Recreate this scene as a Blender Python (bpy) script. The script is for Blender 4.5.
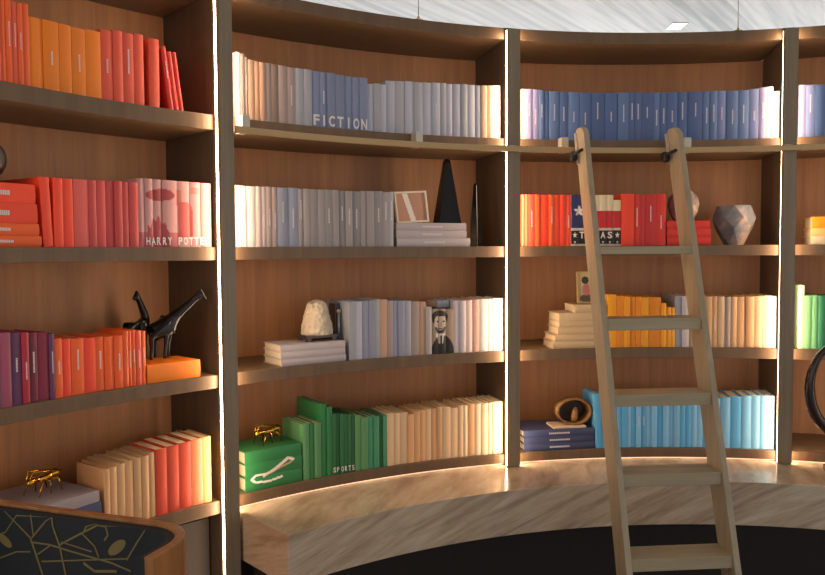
import bpy, bmesh, math, random
from mathutils import Vector, Matrix, Euler
random.seed(7)
for _o in list(bpy.data.objects): bpy.data.objects.remove(_o)
SC = bpy.context.scene
COL = SC.collection

# ------------------------------------------------------------------ camera
F, W, H = 774.0, 825, 575
CAMZ = 1.384
PITCH = math.atan((287.5 - 251.3) / F)
CAM_M = (Matrix.Translation((0, 0, CAMZ)) @ Matrix.Rotation(math.pi / 2 - PITCH, 4, 'X') @ Matrix.Rotation(-0.0061, 4, 'Z'))
cd = bpy.data.cameras.new('camera'); cam = bpy.data.objects.new('camera', cd); COL.objects.link(cam)
cd.sensor_width = 36.0; cd.lens = F / W * 36.0; cd.clip_start = 0.05
cam.matrix_world = CAM_M
SC.camera = cam
# ------------------------------------------------------------------ light / exposure
AMBIENT = 0.92
LED_POWER = 31.0
CEILING_FILL_POWER = 235.0
SC.view_settings.view_transform = 'Standard'
SC.view_settings.look = 'None'
SC.view_settings.exposure = 0.0
SC.view_settings.gamma = 1.0
SC.view_settings.use_curve_mapping = False
wd = bpy.data.worlds.new('room_daylight'); SC.world = wd; wd.use_nodes = True
bg = wd.node_tree.nodes['Background']
bg.inputs['Color'].default_value = (0.89, 0.95, 1.0, 1); bg.inputs['Strength'].default_value = AMBIENT

ld = bpy.data.lights.new('ceiling_fill', 'AREA'); ld.shape = 'RECTANGLE'; ld.size = 9.0; ld.size_y = 2.2; ld.energy = CEILING_FILL_POWER; ld.color = (0.95, 0.98, 1.0)
lo_ = bpy.data.objects.new('ceiling_fill', ld); COL.objects.link(lo_); lo_.location = (1.0, 8.6, 1.3); lo_.rotation_euler = (math.radians(-98), 0, 0)   # added unseen fill light behind the bookcase, brightens the ceiling

# ------------------------------------------------------------------ geometry constants (metres)
CX, CY, R = 0.9824, 0.8092, 2.364          # axis of the curved bookcase and the radius of its shelf fronts
DEP = 0.37
ZT = [CAMZ + v for v in (0.4450, 0.0176, -0.4024, -0.8205)]      # shelf tops
ZB = [CAMZ + v for v in (0.3971, -0.0250, -0.4455, -0.8642)]     # shelf undersides
ZCB, ZCT = CAMZ + 0.832, CAMZ + 0.877
BENCH_Z = ZB[3]
CEIL = 2.80

def ray(px, py):
    d = CAM_M.to_3x3() @ Vector(((px - W / 2) / F, -(py - H / 2) / F, -1.0))
    return CAM_M.translation.copy(), d
def P(px, py, r=R):                          # point of the bookcase cylinder of radius r that this line of sight meets
    o, d = ray(px, py)
    ox, oy = o.x - CX, o.y - CY
    a = d.x ** 2 + d.y ** 2; b = 2 * (ox * d.x + oy * d.y); c = ox * ox + oy * oy - r * r
    t = (-b + math.sqrt(b * b - 4 * a * c)) / (2 * a)
    return o + d * t
def PZ(px, py, z):
    o, d = ray(px, py); t = (z - o.z) / d.z
    return o + d * t
def PP(px, py, p0, n):
    o, d = ray(px, py); t = (p0 - o).dot(n) / d.dot(n)
    return o + d * t
def proj(p):
    q = CAM_M.inverted() @ p; return W / 2 + F * q.x / -q.z, H / 2 - F * q.y / -q.z
def PC(px, z, r):                            # point of that cylinder in picture column px at height z
    y = 287.5
    for _ in range(6): p = P(px, y, r); y = proj(Vector((p.x, p.y, z)))[1]
    return Vector((p.x, p.y, z))
def theta(p): return math.atan2(p.x - CX, p.y - CY)
def TH(px, py=300, r=R): return theta(P(px, py, r))
def er(t): return Vector((math.sin(t), math.cos(t), 0))
def pol(t, r, z=0): return Vector((CX + r * math.sin(t), CY + r * math.cos(t), z))

# ------------------------------------------------------------------ materials
def lin(c): return tuple(((v / 255) / 12.92 if v / 255 <= 0.04045 else ((v / 255 + 0.055) / 1.055) ** 2.4) for v in c)
def newmat(name):
    m = bpy.data.materials.new(name); m.use_nodes = True
    return m, m.node_tree.nodes, m.node_tree.links, m.node_tree.nodes['Principled BSDF']
MATS = {}
def plain(name, rgb, rough=0.5, metal=0.0, vary=0.0, noise=0.06, nscale=40, emit=0, ecol=None, spec=None):
    if name in MATS: return MATS[name]
    m, n, l, b = newmat(name)
    base = lin(rgb)
    tc = n.new('ShaderNodeTexCoord'); tx = n.new('ShaderNodeTexNoise'); tx.inputs['Scale'].default_value = nscale
    l.new(tc.outputs['Object'], tx.inputs['Vector'])
    mr = n.new('ShaderNodeMapRange'); mr.inputs['To Min'].default_value = 1 - noise; mr.inputs['To Max'].default_value = 1 + noise
    l.new(tx.outputs['Fac'], mr.inputs['Value'])
    hsv = n.new('ShaderNodeHueSaturation'); hsv.inputs['Color'].default_value = (*base, 1)
    if vary:
        oi = n.new('ShaderNodeObjectInfo'); m2 = n.new('ShaderNodeMapRange')
        m2.inputs['To Min'].default_value = 1 - vary; m2.inputs['To Max'].default_value = 1 + vary
        l.new(oi.outputs['Random'], m2.inputs['Value'])
        mm = n.new('ShaderNodeMath'); mm.operation = 'MULTIPLY'
        l.new(m2.outputs[0], mm.inputs[0]); l.new(mr.outputs[0], mm.inputs[1]); l.new(mm.outputs[0], hsv.inputs['Value'])
    else: l.new(mr.outputs[0], hsv.inputs['Value'])
    l.new(hsv.outputs[0], b.inputs['Base Color'])
    b.inputs['Roughness'].default_value = rough; b.inputs['Metallic'].default_value = metal
    if spec is not None: b.inputs['Specular IOR Level'].default_value = spec
    if emit:
        b.inputs['Emission Color'].default_value = (*(ecol or (1, 1, 1)), 1); b.inputs['Emission Strength'].default_value = emit
    MATS[name] = m; return m
def streaked(name, c1, c2, scale, rough=0.5, rot=(0, 0, 0), detail=6, c3=None, bump=0.0, lo=0.3, hi=0.7):
    m, n, l, b = newmat(name)
    tc = n.new('ShaderNodeTexCoord'); mp = n.new('ShaderNodeMapping')
    mp.inputs['Rotation'].default_value = rot
    mp2 = n.new('ShaderNodeMapping'); mp2.inputs['Scale'].default_value = scale
    l.new(tc.outputs['Object'], mp.inputs['Vector']); l.new(mp.outputs[0], mp2.inputs['Vector'])
    tx = n.new('ShaderNodeTexNoise'); tx.inputs['Scale'].default_value = 1; tx.inputs['Detail'].default_value = detail
    tx.inputs['Roughness'].default_value = 0.62; tx.inputs['Distortion'].default_value = 0.35
    l.new(mp2.outputs[0], tx.inputs['Vector'])
    cr = n.new('ShaderNodeValToRGB')
    cr.color_ramp.elements[0].position = lo; cr.color_ramp.elements[0].color = (*lin(c1), 1)
    cr.color_ramp.elements[1].position = hi; cr.color_ramp.elements[1].color = (*lin(c2), 1)
    if c3:
        e = cr.color_ramp.elements.new((lo + hi) / 2); e.color = (*lin(c3), 1)
    l.new(tx.outputs['Fac'], cr.inputs['Fac']); l.new(cr.outputs['Color'], b.inputs['Base Color'])
    b.inputs['Roughness'].default_value = rough
    if bump:
        bp = n.new('ShaderNodeBump'); bp.inputs['Strength'].default_value = bump; bp.inputs['Distance'].default_value = 0.01
        l.new(tx.outputs['Fac'], bp.inputs['Height']); l.new(bp.outputs[0], b.inputs['Normal'])
    MATS[name] = m; return m
M_WOOD = streaked('walnut_veneer', (98, 75, 54), (116, 91, 66), (26, 26, 1.4), 0.42)
M_BACK = streaked('back_veneer', (164, 110, 70), (190, 132, 86), (30, 30, 1.6), 0.5)
M_POST = streaked('post_bronze', (126, 110, 88), (144, 128, 104), (40, 40, 2), 0.42)
M_SIDE = streaked('dark_side_veneer', (84, 68, 54), (100, 82, 64), (30, 30, 1.6), 0.45)
M_OAK = streaked('ladder_oak', (164, 146, 118), (188, 168, 138), (30, 30, 2.5), 0.45)
M_OAKH = streaked('step_oak', (166, 148, 118), (190, 170, 136), (2.5, 40, 40), 0.42)
M_BENCH = streaked('veined_travertine', (176, 148, 122), (228, 206, 180), (3.0, 3.0, 26), 0.22, rot=(0.12, 0.42, 0.3), c3=(206, 180, 152), lo=0.34, hi=0.68)
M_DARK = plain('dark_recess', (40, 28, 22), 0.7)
M_FLOOR = streaked('grey_stone_floor', (150, 142, 132), (172, 164, 154), (2, 2, 2), 0.4)
M_LED = plain('led_diffuser', (255, 240, 220), 0.4, emit=LED_POWER, ecol=(1.0, 0.72, 0.47))
M_LEDLOW = plain('low_led_diffuser', (255, 236, 214), 0.4, emit=1.1, ecol=(1.0, 0.62, 0.36))
M_BRASS = plain('brass', (196, 160, 104), 0.3, 1.0, noise=0.03)
M_RAIL = plain('bronze_rail', (190, 156, 112), 0.38, 0.65, noise=0.03)
M_STEEL = plain('brushed_steel', (208, 200, 184), 0.42, 0.6, noise=0.03)
M_BLACK = plain('black_gloss', (16, 14, 14), 0.14, noise=0.02)
M_RUBBER = plain('black_rubber', (24, 24, 26), 0.5)
M_PAGES = plain('page_paper', (226, 204, 168), 0.8, vary=0.06, nscale=120)
M_GOLD = plain('polished_gold', (224, 168, 66), 0.2, 1.0, noise=0.02)
M_CREAMLET = plain('pale_lettering', (236, 226, 222), 0.5)
M_DULLLET = plain('dull_lettering', (220, 210, 214), 0.5)
def attr_mat():
    m, n, l, b = newmat('printed_picture')
    a = n.new('ShaderNodeVertexColor'); a.layer_name = 'print'
    l.new(a.outputs['Color'], b.inputs['Base Color']); b.inputs['Roughness'].default_value = 0.5
    return m
M_PRINT = attr_mat()

# ------------------------------------------------------------------ mesh helpers
class MB:
    def __init__(s): s.v = []; s.f = []; s.m = []; s.sm = []
    def add(s, vs, fs, mi=0, smooth=False):
        o = len(s.v); s.v += [tuple(v) for v in vs]
        for f in fs: s.f.append([i + o for i in f]); s.m.append(mi); s.sm.append(smooth)
    def box(s, lo, hi, M=None, mi=0):
        x0, y0, z0 = lo; x1, y1, z1 = hi
        vs = [Vector(p) for p in ((x0, y0, z0), (x1, y0, z0), (x1, y1, z0), (x0, y1, z0), (x0, y0, z1), (x1, y0, z1), (x1, y1, z1), (x0, y1, z1))]
        if M: vs = [M @ v for v in vs]
        s.add(vs, [(0, 3, 2, 1), (4, 5, 6, 7), (0, 1, 5, 4), (1, 2, 6, 5), (2, 3, 7, 6), (3, 0, 4, 7)], mi)
    def arc(s, t0, t1, r0, r1, z0, z1, n=24, mi=0):
        vs = []
        for i in range(n + 1):
            t = t0 + (t1 - t0) * i / n
            vs += [pol(t, r0, z0), pol(t, r1, z0), pol(t, r1, z1), pol(t, r0, z1)]
        fs = [(0, 1, 2, 3), (4 * n + 3, 4 * n + 2, 4 * n + 1, 4 * n)]
        for i in range(n):
            a, b = 4 * i, 4 * i + 4
            for k in range(4):
                k2 = (k + 1) % 4
                fs.append((a + k, b + k, b + k2, a + k2))
        s.add(vs, fs, mi)
    def lathe(s, prof, n=24, c=(0, 0, 0), mi=0, smooth=True, M=None, amp=None):
        vs = []
        for r, z in prof:
            for i in range(n):
                a = 2 * math.pi * i / n
                k = amp(a, z) if amp else 1
                v = Vector((c[0] + r * k * math.cos(a), c[1] + r * k * math.sin(a), c[2] + z))
                vs.append(M @ v if M else v)
        fs = [tuple(range(n))[::-1], tuple((len(prof) - 1) * n + i for i in range(n))]
        for j in range(len(prof) - 1):
            for i in range(n):
                fs.append((j * n + i, j * n + (i + 1) % n, (j + 1) * n + (i + 1) % n, (j + 1) * n + i))
        s.add(vs, fs, mi, smooth)
    def tube(s, pts, rad, n=10, mi=0, closed=False):
        pts = [Vector(p) for p in pts]
        if not hasattr(rad, '__len__'): rad = [rad] * len(pts)
        N = len(pts); vs = []; up = Vector((0.13, 0.21, 0.97))
        for i, p in enumerate(pts):
            a = pts[(i - 1) % N] if (i or closed) else p; b = pts[(i + 1) % N] if (i < N - 1 or closed) else p
            t = (b - a).normalized(); x = t.cross(up)
            if x.length < 1e-3: x = t.cross(Vector((1, 0, 0)))
            x.normalize(); y = t.cross(x)
            for k in range(n):
                an = 2 * math.pi * k / n; vs.append(p + (x * math.cos(an) + y * math.sin(an)) * rad[i])
        fs = [] if closed else [tuple(range(n))[::-1], tuple((N - 1) * n + k for k in range(n))]
        for i in range(N if closed else N - 1):
            j = (i + 1) % N
            for k in range(n): fs.append((i * n + k, i * n + (k + 1) % n, j * n + (k + 1) % n, j * n + k))
        s.add(vs, fs, mi, True)
    def build(s, name, mat, parent=None, bevel=0, seg=2):
        me = bpy.data.meshes.new(name); me.from_pydata(s.v, [], s.f)
        for m in (mat if isinstance(mat, (list, tuple)) else [mat]): me.materials.append(m)
        for p, mi, sm in zip(me.polygons, s.m, s.sm): p.material_index = mi; p.use_smooth = sm
        bm = bmesh.new(); bm.from_mesh(me); bmesh.ops.recalc_face_normals(bm, faces=bm.faces); bm.to_mesh(me); bm.free()
        o = bpy.data.objects.new(name, me); COL.objects.link(o)
        if parent: o.parent = parent
        if bevel:
            md = o.modifiers.new('edge', 'BEVEL'); md.width = bevel; md.segments = seg; md.limit_method = 'ANGLE'; md.angle_limit = 0.7
        return o
def tag(o, label=None, cat=None, group=None, kind=None):
    if label: o['label'] = label
    if cat: o['category'] = cat
    if group: o['group'] = group
    if kind: o['kind'] = kind
    return o
def thing(name, label, cat, loc=(0, 0, 0), rz=0, group=None):
    o = bpy.data.objects.new(name, None); COL.objects.link(o); o.empty_display_size = 0.05
    o.location = loc; o.rotation_euler = (0, 0, rz)
    return tag(o, label, cat, group)
def skin(name, mat, verts, edges, radii, parent=None, sub=2, root=0):
    me = bpy.data.meshes.new(name); me.from_pydata([tuple(v) for v in verts], edges, [])
    o = bpy.data.objects.new(name, me); COL.objects.link(o)
    md = o.modifiers.new('skin', 'SKIN'); md.use_smooth_shade = True
    for i, r in enumerate(radii):
        rr = r if hasattr(r, '__len__') else (r, r)
        me.skin_vertices[0].data[i].radius = rr
        me.skin_vertices[0].data[i].use_root = (i == root)
    sb = o.modifiers.new('sub', 'SUBSURF'); sb.levels = sub; sb.render_levels = sub
    bpy.context.view_layer.update()
    dg = bpy.context.evaluated_depsgraph_get()
    me2 = bpy.data.meshes.new_from_object(o.evaluated_get(dg))
    o.modifiers.clear(); o.data = me2; me2.materials.clear(); me2.materials.append(mat)
    for p in me2.polygons: p.use_smooth = True
    if parent: o.parent = parent
    return o
_GL = {}
def glyph(ch):                                   # flat outline of one character: (verts, faces, width, height), 1 unit em
    if ch in _GL: return _GL[ch]
    if ch == '*':
        vs = [(0.35, 0.35)]
        for k in range(10):
            rr = 0.36 if k % 2 == 0 else 0.14; a = math.pi / 2 + k * math.pi / 5
            vs.append((0.35 + rr * math.cos(a), 0.35 + rr * math.sin(a)))
        _GL[ch] = (vs, [(0, 1 + k, 1 + (k + 1) % 10) for k in range(10)]); return _GL[ch]
    cu = bpy.data.curves.new('glyph', 'FONT'); cu.body = ch; cu.resolution_u = 3; cu.offset = 0.03
    o = bpy.data.objects.new('glyph', cu); COL.objects.link(o)
    bpy.context.view_layer.update()
    me = bpy.data.meshes.new_from_object(o.evaluated_get(bpy.context.evaluated_depsgraph_get()))
    vs = [(v.co.x, v.co.y) for v in me.vertices]; fs = [tuple(p.vertices) for p in me.polygons]
    bpy.data.objects.remove(o); bpy.data.curves.remove(cu); bpy.data.meshes.remove(me)
    _GL[ch] = (vs, fs); return _GL[ch]

# ------------------------------------------------------------------ the room
mb = MB(); mb.box((-6, -5, -0.1), (8, 9, 0)); tag(mb.build('floor', M_FLOOR), kind='structure')
def ceiling_mat():
    m, n, l, b = newmat('board_marked_concrete')
    tc = n.new('ShaderNodeTexCoord'); mp = n.new('ShaderNodeMapping'); mp.inputs['Rotation'].default_value = (0, 0, math.radians(-54))
    l.new(tc.outputs['Object'], mp.inputs['Vector'])
    sx = n.new('ShaderNodeSeparateXYZ'); l.new(mp.outputs[0], sx.inputs[0])
    # boards across y', running along x'
    dv = n.new('ShaderNodeMath'); dv.operation = 'MULTIPLY'; dv.inputs[1].default_value = 3.4; l.new(sx.outputs['Y'], dv.inputs[0])
    fl = n.new('ShaderNodeMath'); fl.operation = 'FLOOR'; l.new(dv.outputs[0], fl.inputs[0])
    wn = n.new('ShaderNodeTexWhiteNoise'); wn.noise_dimensions = '1D'; l.new(fl.outputs[0], wn.inputs['W'])
    mp2 = n.new('ShaderNodeMapping'); mp2.inputs['Scale'].default_value = (0.9, 16, 1); l.new(mp.outputs[0], mp2.inputs['Vector'])
    tx = n.new('ShaderNodeTexNoise'); tx.inputs['Scale'].default_value = 1.4; tx.inputs['Detail'].default_value = 7; l.new(mp2.outputs[0], tx.inputs['Vector'])
    ad = n.new('ShaderNodeMath'); ad.operation = 'MULTIPLY_ADD'; ad.inputs[1].default_value = 0.34; l.new(wn.outputs['Value'], ad.inputs[0]); l.new(tx.outputs['Fac'], ad.inputs[2])
    cr = n.new('ShaderNodeValToRGB'); cr.color_ramp.elements[0].position = 0.38; cr.color_ramp.elements[1].position = 0.86
    cr.color_ramp.elements[0].color = (*lin((186, 192, 194)), 1); cr.color_ramp.elements[1].color = (*lin((250, 252, 252)), 1)
    l.new(ad.outputs[0], cr.inputs['Fac']); l.new(cr.outputs[0], b.inputs['Base Color']); b.inputs['Roughness'].default_value = 0.7
    return m
mb = MB(); mb.box((-6, -5, CEIL), (8, 9, CEIL + 0.12)); tag(mb.build('ceiling', ceiling_mat()), kind='structure')

# ------------------------------------------------------------------ the bookcase
PW = 0.047                                           # post width
TP = [TH(px, 287, R - 0.045) for px in (230.0, 514.6, 787.8)]
step = (TP[2] - TP[0]) / 2
TP = [TP[0] - step] + TP + [TP[2] + step]            # five posts
bc = thing('bookcase', 'tall curved dark wood bookcase with glowing lit posts along the wall of books', 'bookcase', pol(TP[2], R, 0))
bc_inv = Matrix.Translation(-Vector(bc.location))
def bpart(mb, name, mat, parent=None, bevel=0):
    for i, v in enumerate(mb.v): mb.v[i] = tuple(Vector(v) - Vector(bc.location))
    return mb.build(name, mat, parent or bc, bevel)
half = PW / 2
def Mpol(t, r, z=0): return Matrix.Translation(pol(t, r, z)) @ Matrix.Rotation(-t, 4, 'Z')
for i, t in enumerate(TP):
    zb = 0.0 if i < 2 else BENCH_Z + 0.001
    mb = MB(); mb.box((-half, -0.045, zb), (half, 0.0, ZCT - 0.013), Mpol(t, R)); mb.box((-half, 0.0, zb), (half, DEP, ZCT + 0.001), Mpol(t, R), 1)
    po = bpart(mb, 'post', [M_POST, M_SIDE], None, 0.0015)
    for sgn in (-1, 1):
        za, zc_ = (0.06 if (i == 0 or (i == 1 and sgn < 0)) else BENCH_Z + 0.004), ZCT - 0.018
        q = [(half + 0.0002, -0.034), (half + 0.0046, -0.034), (half + 0.0006, -0.013), (half + 0.0002, -0.013)]   # tilted a little towards the shelves, dark lip in front
        mb = MB(); M_ = Mpol(t, R); vs = [M_ @ Vector((sgn * x, y, z)) for z in (za, zc_) for x, y in q]
        mb.add(vs, [(0, 1, 2, 3), (4, 5, 6, 7), (0, 1, 5, 4), (2, 3, 7, 6), (3, 0, 4, 7)], 1); mb.add(vs, [(1, 2, 6, 5)], 0)
        tag(bpart(mb, 'light_strip', [M_LED, M_POST], po), 'warm white glowing light strip')
for i in range(4):
    e = (half + 0.0005) / R
    t0, t1 = TP[i] + e, TP[i + 1] - e
    e2 = (half + 0.0005) / (R + DEP)
    for k in range(4):
        mb = MB(); mb.arc(t0, t1, R, R + DEP - 0.021, ZB[k] + (0.006 if k == 3 and i else 0.0005 if k == 3 else 0), ZT[k]); sh_ = bpart(mb, 'shelf', M_WOOD, None, 0.0015)
        if k == 3 and i:
            mb = MB(); mb.arc(t0 + 0.002, t1 - 0.002, R + 0.006, R + 0.012, BENCH_Z + 0.001, BENCH_Z + 0.0055, 24); tag(bpart(mb, 'light_strip', M_LEDLOW, sh_), 'thin glowing strip under the lowest shelf')
    mb = MB(); mb.arc(t0, t1, R, R + DEP, ZCB, ZCT); bpart(mb, 'top_panel', M_WOOD, None, 0.0015)
    mb = MB(); mb.arc(TP[i] + e2, TP[i + 1] - e2, R + DEP - 0.02, R + DEP, BENCH_Z, ZCB - 0.0005); bpart(mb, 'back_panel', M_BACK)
# cabinet below the first bay
e = (half + 0.0005) / R
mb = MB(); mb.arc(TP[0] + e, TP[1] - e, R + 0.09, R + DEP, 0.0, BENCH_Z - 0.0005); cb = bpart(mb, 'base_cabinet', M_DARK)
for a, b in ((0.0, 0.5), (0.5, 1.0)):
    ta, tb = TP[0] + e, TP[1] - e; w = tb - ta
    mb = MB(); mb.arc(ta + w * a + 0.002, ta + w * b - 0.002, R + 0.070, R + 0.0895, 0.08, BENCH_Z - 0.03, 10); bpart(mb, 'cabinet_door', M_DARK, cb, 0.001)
# ladder rail along three bays, on brackets
mb = MB(); mb.arc(TP[1] + e, TP[4], R - 0.058, R - 0.048, CAMZ + 0.386, CAMZ + 0.409, 60); rail = bpart(mb, 'ladder_rail', M_RAIL, None, 0.002)
for px in (247, 420, 513.5, 565.5, 688, 789):
    t = TH(px, 145, R - 0.05)
    onpost = px in (513.5, 789)
    mb = MB(); mb.box((-0.014, -0.047, 0.390), (0.014, (-0.0455 if onpost else -0.001), 0.4462 if not onpost else 0.412), Mpol(t, R, CAMZ))
    if not onpost: mb.box((-0.014, -0.047, 0.4458), (0.014, 0.004, 0.449), Mpol(t, R, CAMZ))
    bpart(mb, 'rail_bracket', M_STEEL, rail, 0.001)

# ------------------------------------------------------------------ the bench
tb0 = TP[1] + (half + 0.012) / R
bn = thing('bench', 'curved veined stone bench slab running along the foot of the bookcase', 'bench', pol(0, 2.2, 0))
def npart(mb, name, mat, bevel=0):
    for i, v in enumerate(mb.v): mb.v[i] = tuple(Vector(v) - Vector(bn.location))
    return mb.build(name, mat, bn, bevel)
mb = MB(); mb.arc(tb0, TP[4] + 0.1, 2.047, R + DEP, BENCH_Z - 0.165, BENCH_Z - 0.0008, 70); npart(mb, 'seat_slab', M_BENCH, 0.003)
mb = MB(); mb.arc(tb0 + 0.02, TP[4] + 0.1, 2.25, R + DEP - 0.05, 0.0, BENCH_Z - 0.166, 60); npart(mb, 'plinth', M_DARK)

# ------------------------------------------------------------------ books
PAL = {
 'or': (240, 98, 40, 'red-orange'), 'og': (244, 132, 30, 'orange'), 'co': (236, 92, 66, 'coral'), 're': (222, 56, 44, 'red'), 'rb': (246, 74, 44, 'bright red'),
 'pk': (222, 96, 88, 'rose pink'), 'rp': (208, 76, 74, 'dusty red'), 'pg': (206, 150, 148, 'pale pink'),
 'la': (160, 76, 104, 'mauve'), 'pu': (96, 50, 90, 'dark purple'), 'cr': (168, 36, 60, 'crimson'), 'bu': (118, 30, 58, 'burgundy'), 'wi': (134, 32, 64, 'wine red'),
 'be': (206, 164, 118, 'beige'), 'cb': (212, 182, 142, 'cream beige'), 'sr': (214, 74, 48, 'coral red'), 'po': (230, 134, 90, 'pale orange'), 'ye': (238, 190, 120, 'pale yellow'),
 'wh': (232, 226, 222, 'white'), 'pe': (204, 162, 136, 'peach'), 'gm': (168, 150, 146, 'grey mauve'), 'gb': (148, 126, 116, 'grey brown'), 'lg': (166, 168, 178, 'light grey'), 'bg': (128, 138, 170, 'slate blue'),
 'sl': (182, 184, 200, 'silver lilac'), 'gg': (160, 152, 152, 'warm grey'), 'dg': (144, 138, 140, 'mid grey'), 'bl': (148, 152, 172, 'blue grey'), 'pw': (216, 192, 186, 'pinkish white'),
 'sa': (220, 174, 160, 'salmon'), 'lw': (214, 204, 212, 'lilac white'),
 'gr': (44, 122, 68, 'green'), 'gd': (38, 104, 60, 'dark green'), 'gl': (92, 148, 96, 'light green'), 'gt': (68, 148, 108, 'mid green'), 'gp': (196, 220, 170, 'pale green'), 'ga': (128, 192, 132, 'apple green'),
 'wb': (222, 188, 150, 'warm beige'), 'ws': (220, 170, 122, 'sand'), 'wc': (230, 206, 172, 'cream'),
 'bd': (82, 104, 152, 'blue'), 'bm': (98, 122, 168, 'mid blue'), 'lv': (156, 150, 194, 'lavender'), 'lb': (122, 134, 182, 'periwinkle'),
 'am': (246, 166, 26, 'amber'), 'ao': (230, 140, 22, 'dark amber'), 'dr': (200, 48, 48, 'dark red'),
 'az': (92, 174, 224, 'sky blue'), 'aq': (128, 190, 230, 'pale sky blue'), 'nv': (60, 68, 104, 'navy'), 'wa': (176, 208, 236, 'ice blue'), 'lc': (190, 178, 180, 'grey lilac'), 'sp': (166, 140, 120, 'sepia'),
 'dl': (160, 150, 160, 'dim lilac'),
 'tx': (226, 216, 190, 'flag-printed'), 'sg': (120, 124, 136, 'slate grey'),
}
def bmat(k): return plain('cloth_' + PAL[k][3].replace(' ', '_').replace('-', '_'), PAL[k][:3], 0.48, vary=0.07, noise=0.05)
ORD = 'first second third fourth fifth sixth seventh eighth ninth tenth eleventh twelfth thirteenth fourteenth fifteenth sixteenth seventeenth eighteenth nineteenth'.split()
TENS = {2: ('twentieth', 'twenty'), 3: ('thirtieth', 'thirty'), 4: ('fortieth', 'forty'), 5: ('fiftieth', 'fifty')}
def ordw(n):
    if n < 20: return ORD[n - 1]
    a, b = divmod(n, 10)
    return TENS[a][0] if b == 0 else TENS[a][1] + '-' + ORD[b - 1]
BULGE = 0.0026
def cover_mesh(mb, w, h, d):                     # spine towards -Y, boards at -X and +X, standing on z = 0
    t = min(0.0024, w * 0.16); n = 5
    xs = [-w / 2 + w * i / n for i in range(n + 1)]
    vs = []
    for z in (0, h):
        for x in xs: vs.append((x, -BULGE * (1 - (2 * x / w) ** 2) , z))
        for x in xs[::-1]: vs.append((x * (1 - 2 * t / w), 0.0035, z))
    N = 2 * (n + 1)
    fs = [tuple(range(N))[::-1], tuple(range(N, 2 * N))]
    for i in range(N): fs.append((i, (i + 1) % N, N + (i + 1) % N, N + i))
    mb.add(vs, fs)
    mb.box((-w / 2, 0.0, 0), (-w / 2 + t, d, h)); mb.box((w / 2 - t, 0.0, 0), (w / 2, d, h))
    return t
def strokes(rnd, length, width):                 # a short illegible line of lettering along the spine
    mb = MB(); z = 0; y = -BULGE - 0.0007
    while z < length:
        a = rnd.uniform(0.0035, 0.0065)
        mb.add([(-width / 2, y, z), (width / 2, y, z), (width / 2, y, z + a * 0.75), (-width / 2, y, z + a * 0.75)], [(0, 1, 2, 3)])
        z += a
    return mb
def grid_print(name, parent, w, h, px, py, art, y0=None, nx=10, nz=60, lay=False):
    vs, fs, cols = [], [], []
    for j in range(nz):
        for i in range(nx):
            u, v = (i + 0.5) / nx, (j + 0.5) / nz
            c = art(px[0] + (px[1] - px[0]) * u, py[0] + (py[1] - py[0]) * v)
            if c is None: continue
            o = len(vs)
            for a, b in ((i, j), (i + 1, j), (i + 1, j + 1), (i, j + 1)):
                x = -w / 2 + w * a / nx; z = h * b / nz
                y = (-BULGE * (1 - ((2 * z / h - 1) if lay else (2 * x / w)) ** 2) - 0.0005) if y0 is None else y0
                vs.append((x, y, z))
            fs.append((o, o + 1, o + 2, o + 3)); cols.append(lin(c))
    if not fs: return None
    me = bpy.data.meshes.new(name); me.from_pydata(vs, [], fs)
    ca = me.color_attributes.new('print', 'FLOAT_COLOR', 'CORNER')
    for p, c in zip(me.polygons, cols):
        for li in p.loop_indices: ca.data[li].color = (*c, 1)
    me.materials.append(M_PRINT)
    o = bpy.data.objects.new(name, me); COL.objects.link(o); o.parent = parent
    return o
def letter(bk, ch, pxc, y_lo, y_hi, wpx, mat, name='spine_letter'):
    root, w, h, pr, z0, r, tm = bk
    vs, fs = glyph(ch)
    xa = min(v[0] for v in vs); xb = max(v[0] for v in vs); ya = min(v[1] for v in vs); yb = max(v[1] for v in vs)
    zl, zh = P(pxc, y_lo, r).z - z0, P(pxc, y_hi, r).z - z0
    wx = wpx / (pr[1] - pr[0]) * w; xc = ((pxc - pr[0]) / (pr[1] - pr[0]) - 0.5) * w
    mb = MB(); mb.add([(xc + ((v[0] - xa) / max(xb - xa, 1e-6) - 0.5) * wx, -BULGE - 0.0012, zl + (v[1] - ya) / (yb - ya) * (zh - zl)) for v in vs], fs)
    return mb.build(name, mat, root)
ROWS = []
def upright(x0, x1, yt, zs, key, label, group, r, d, title=0.0, lean=0.0, rnd=random):
    t0, t1 = theta(PC(x0, zs + 0.1, r)), theta(PC(x1, zs + 0.1, r)); tm = (t0 + t1) / 2
    w = r * (t1 - t0) * 0.975
    h = max(0.08, P((x0 + x1) / 2, yt, r).z - zs)
    rr = r + rnd.uniform(-0.002, 0.003)
    root = thing('book', label, 'book', pol(tm, rr, zs + 0.0006), -tm, group)
    if lean:
        root.rotation_mode = 'QUATERNION'
        root.rotation_quaternion = (Matrix.Rotation(-tm, 3, 'Z') @ Matrix.Rotation(lean, 3, 'Y')).to_quaternion()
        # lift so that the lower corner rests on the shelf
        root.location.z += abs(math.sin(lean)) * w / 2
    mb = MB(); t = cover_mesh(mb, w, h, d); mb.build('cover', bmat(key), root)
    mb = MB(); mb.box((-w / 2 + t * 1.02, 0.0038, 0.003), (w / 2 - t * 1.02, d - 0.003, h - 0.004)); mb.build('page_block', M_PAGES, root)
    if title and rnd.random() < title:
        L = h * rnd.uniform(0.18, 0.36)
        mb = strokes(rnd, L, min(w * 0.2, 0.005)); o = mb.build('spine_title', M_DULLLET, root); o.location = (0, 0, h * rnd.uniform(0.3, 0.5))
    return (root, w, h, (x0, x1), zs, rr, tm)
BAY = {1: ('the post', 'behind the chair'), 2: ('the chair-side post', 'of the FICTION bay'), 3: ('the FICTION-side post', 'of the ladder bay'), 4: ('the post', 'of the bay beyond the ladder')}
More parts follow.
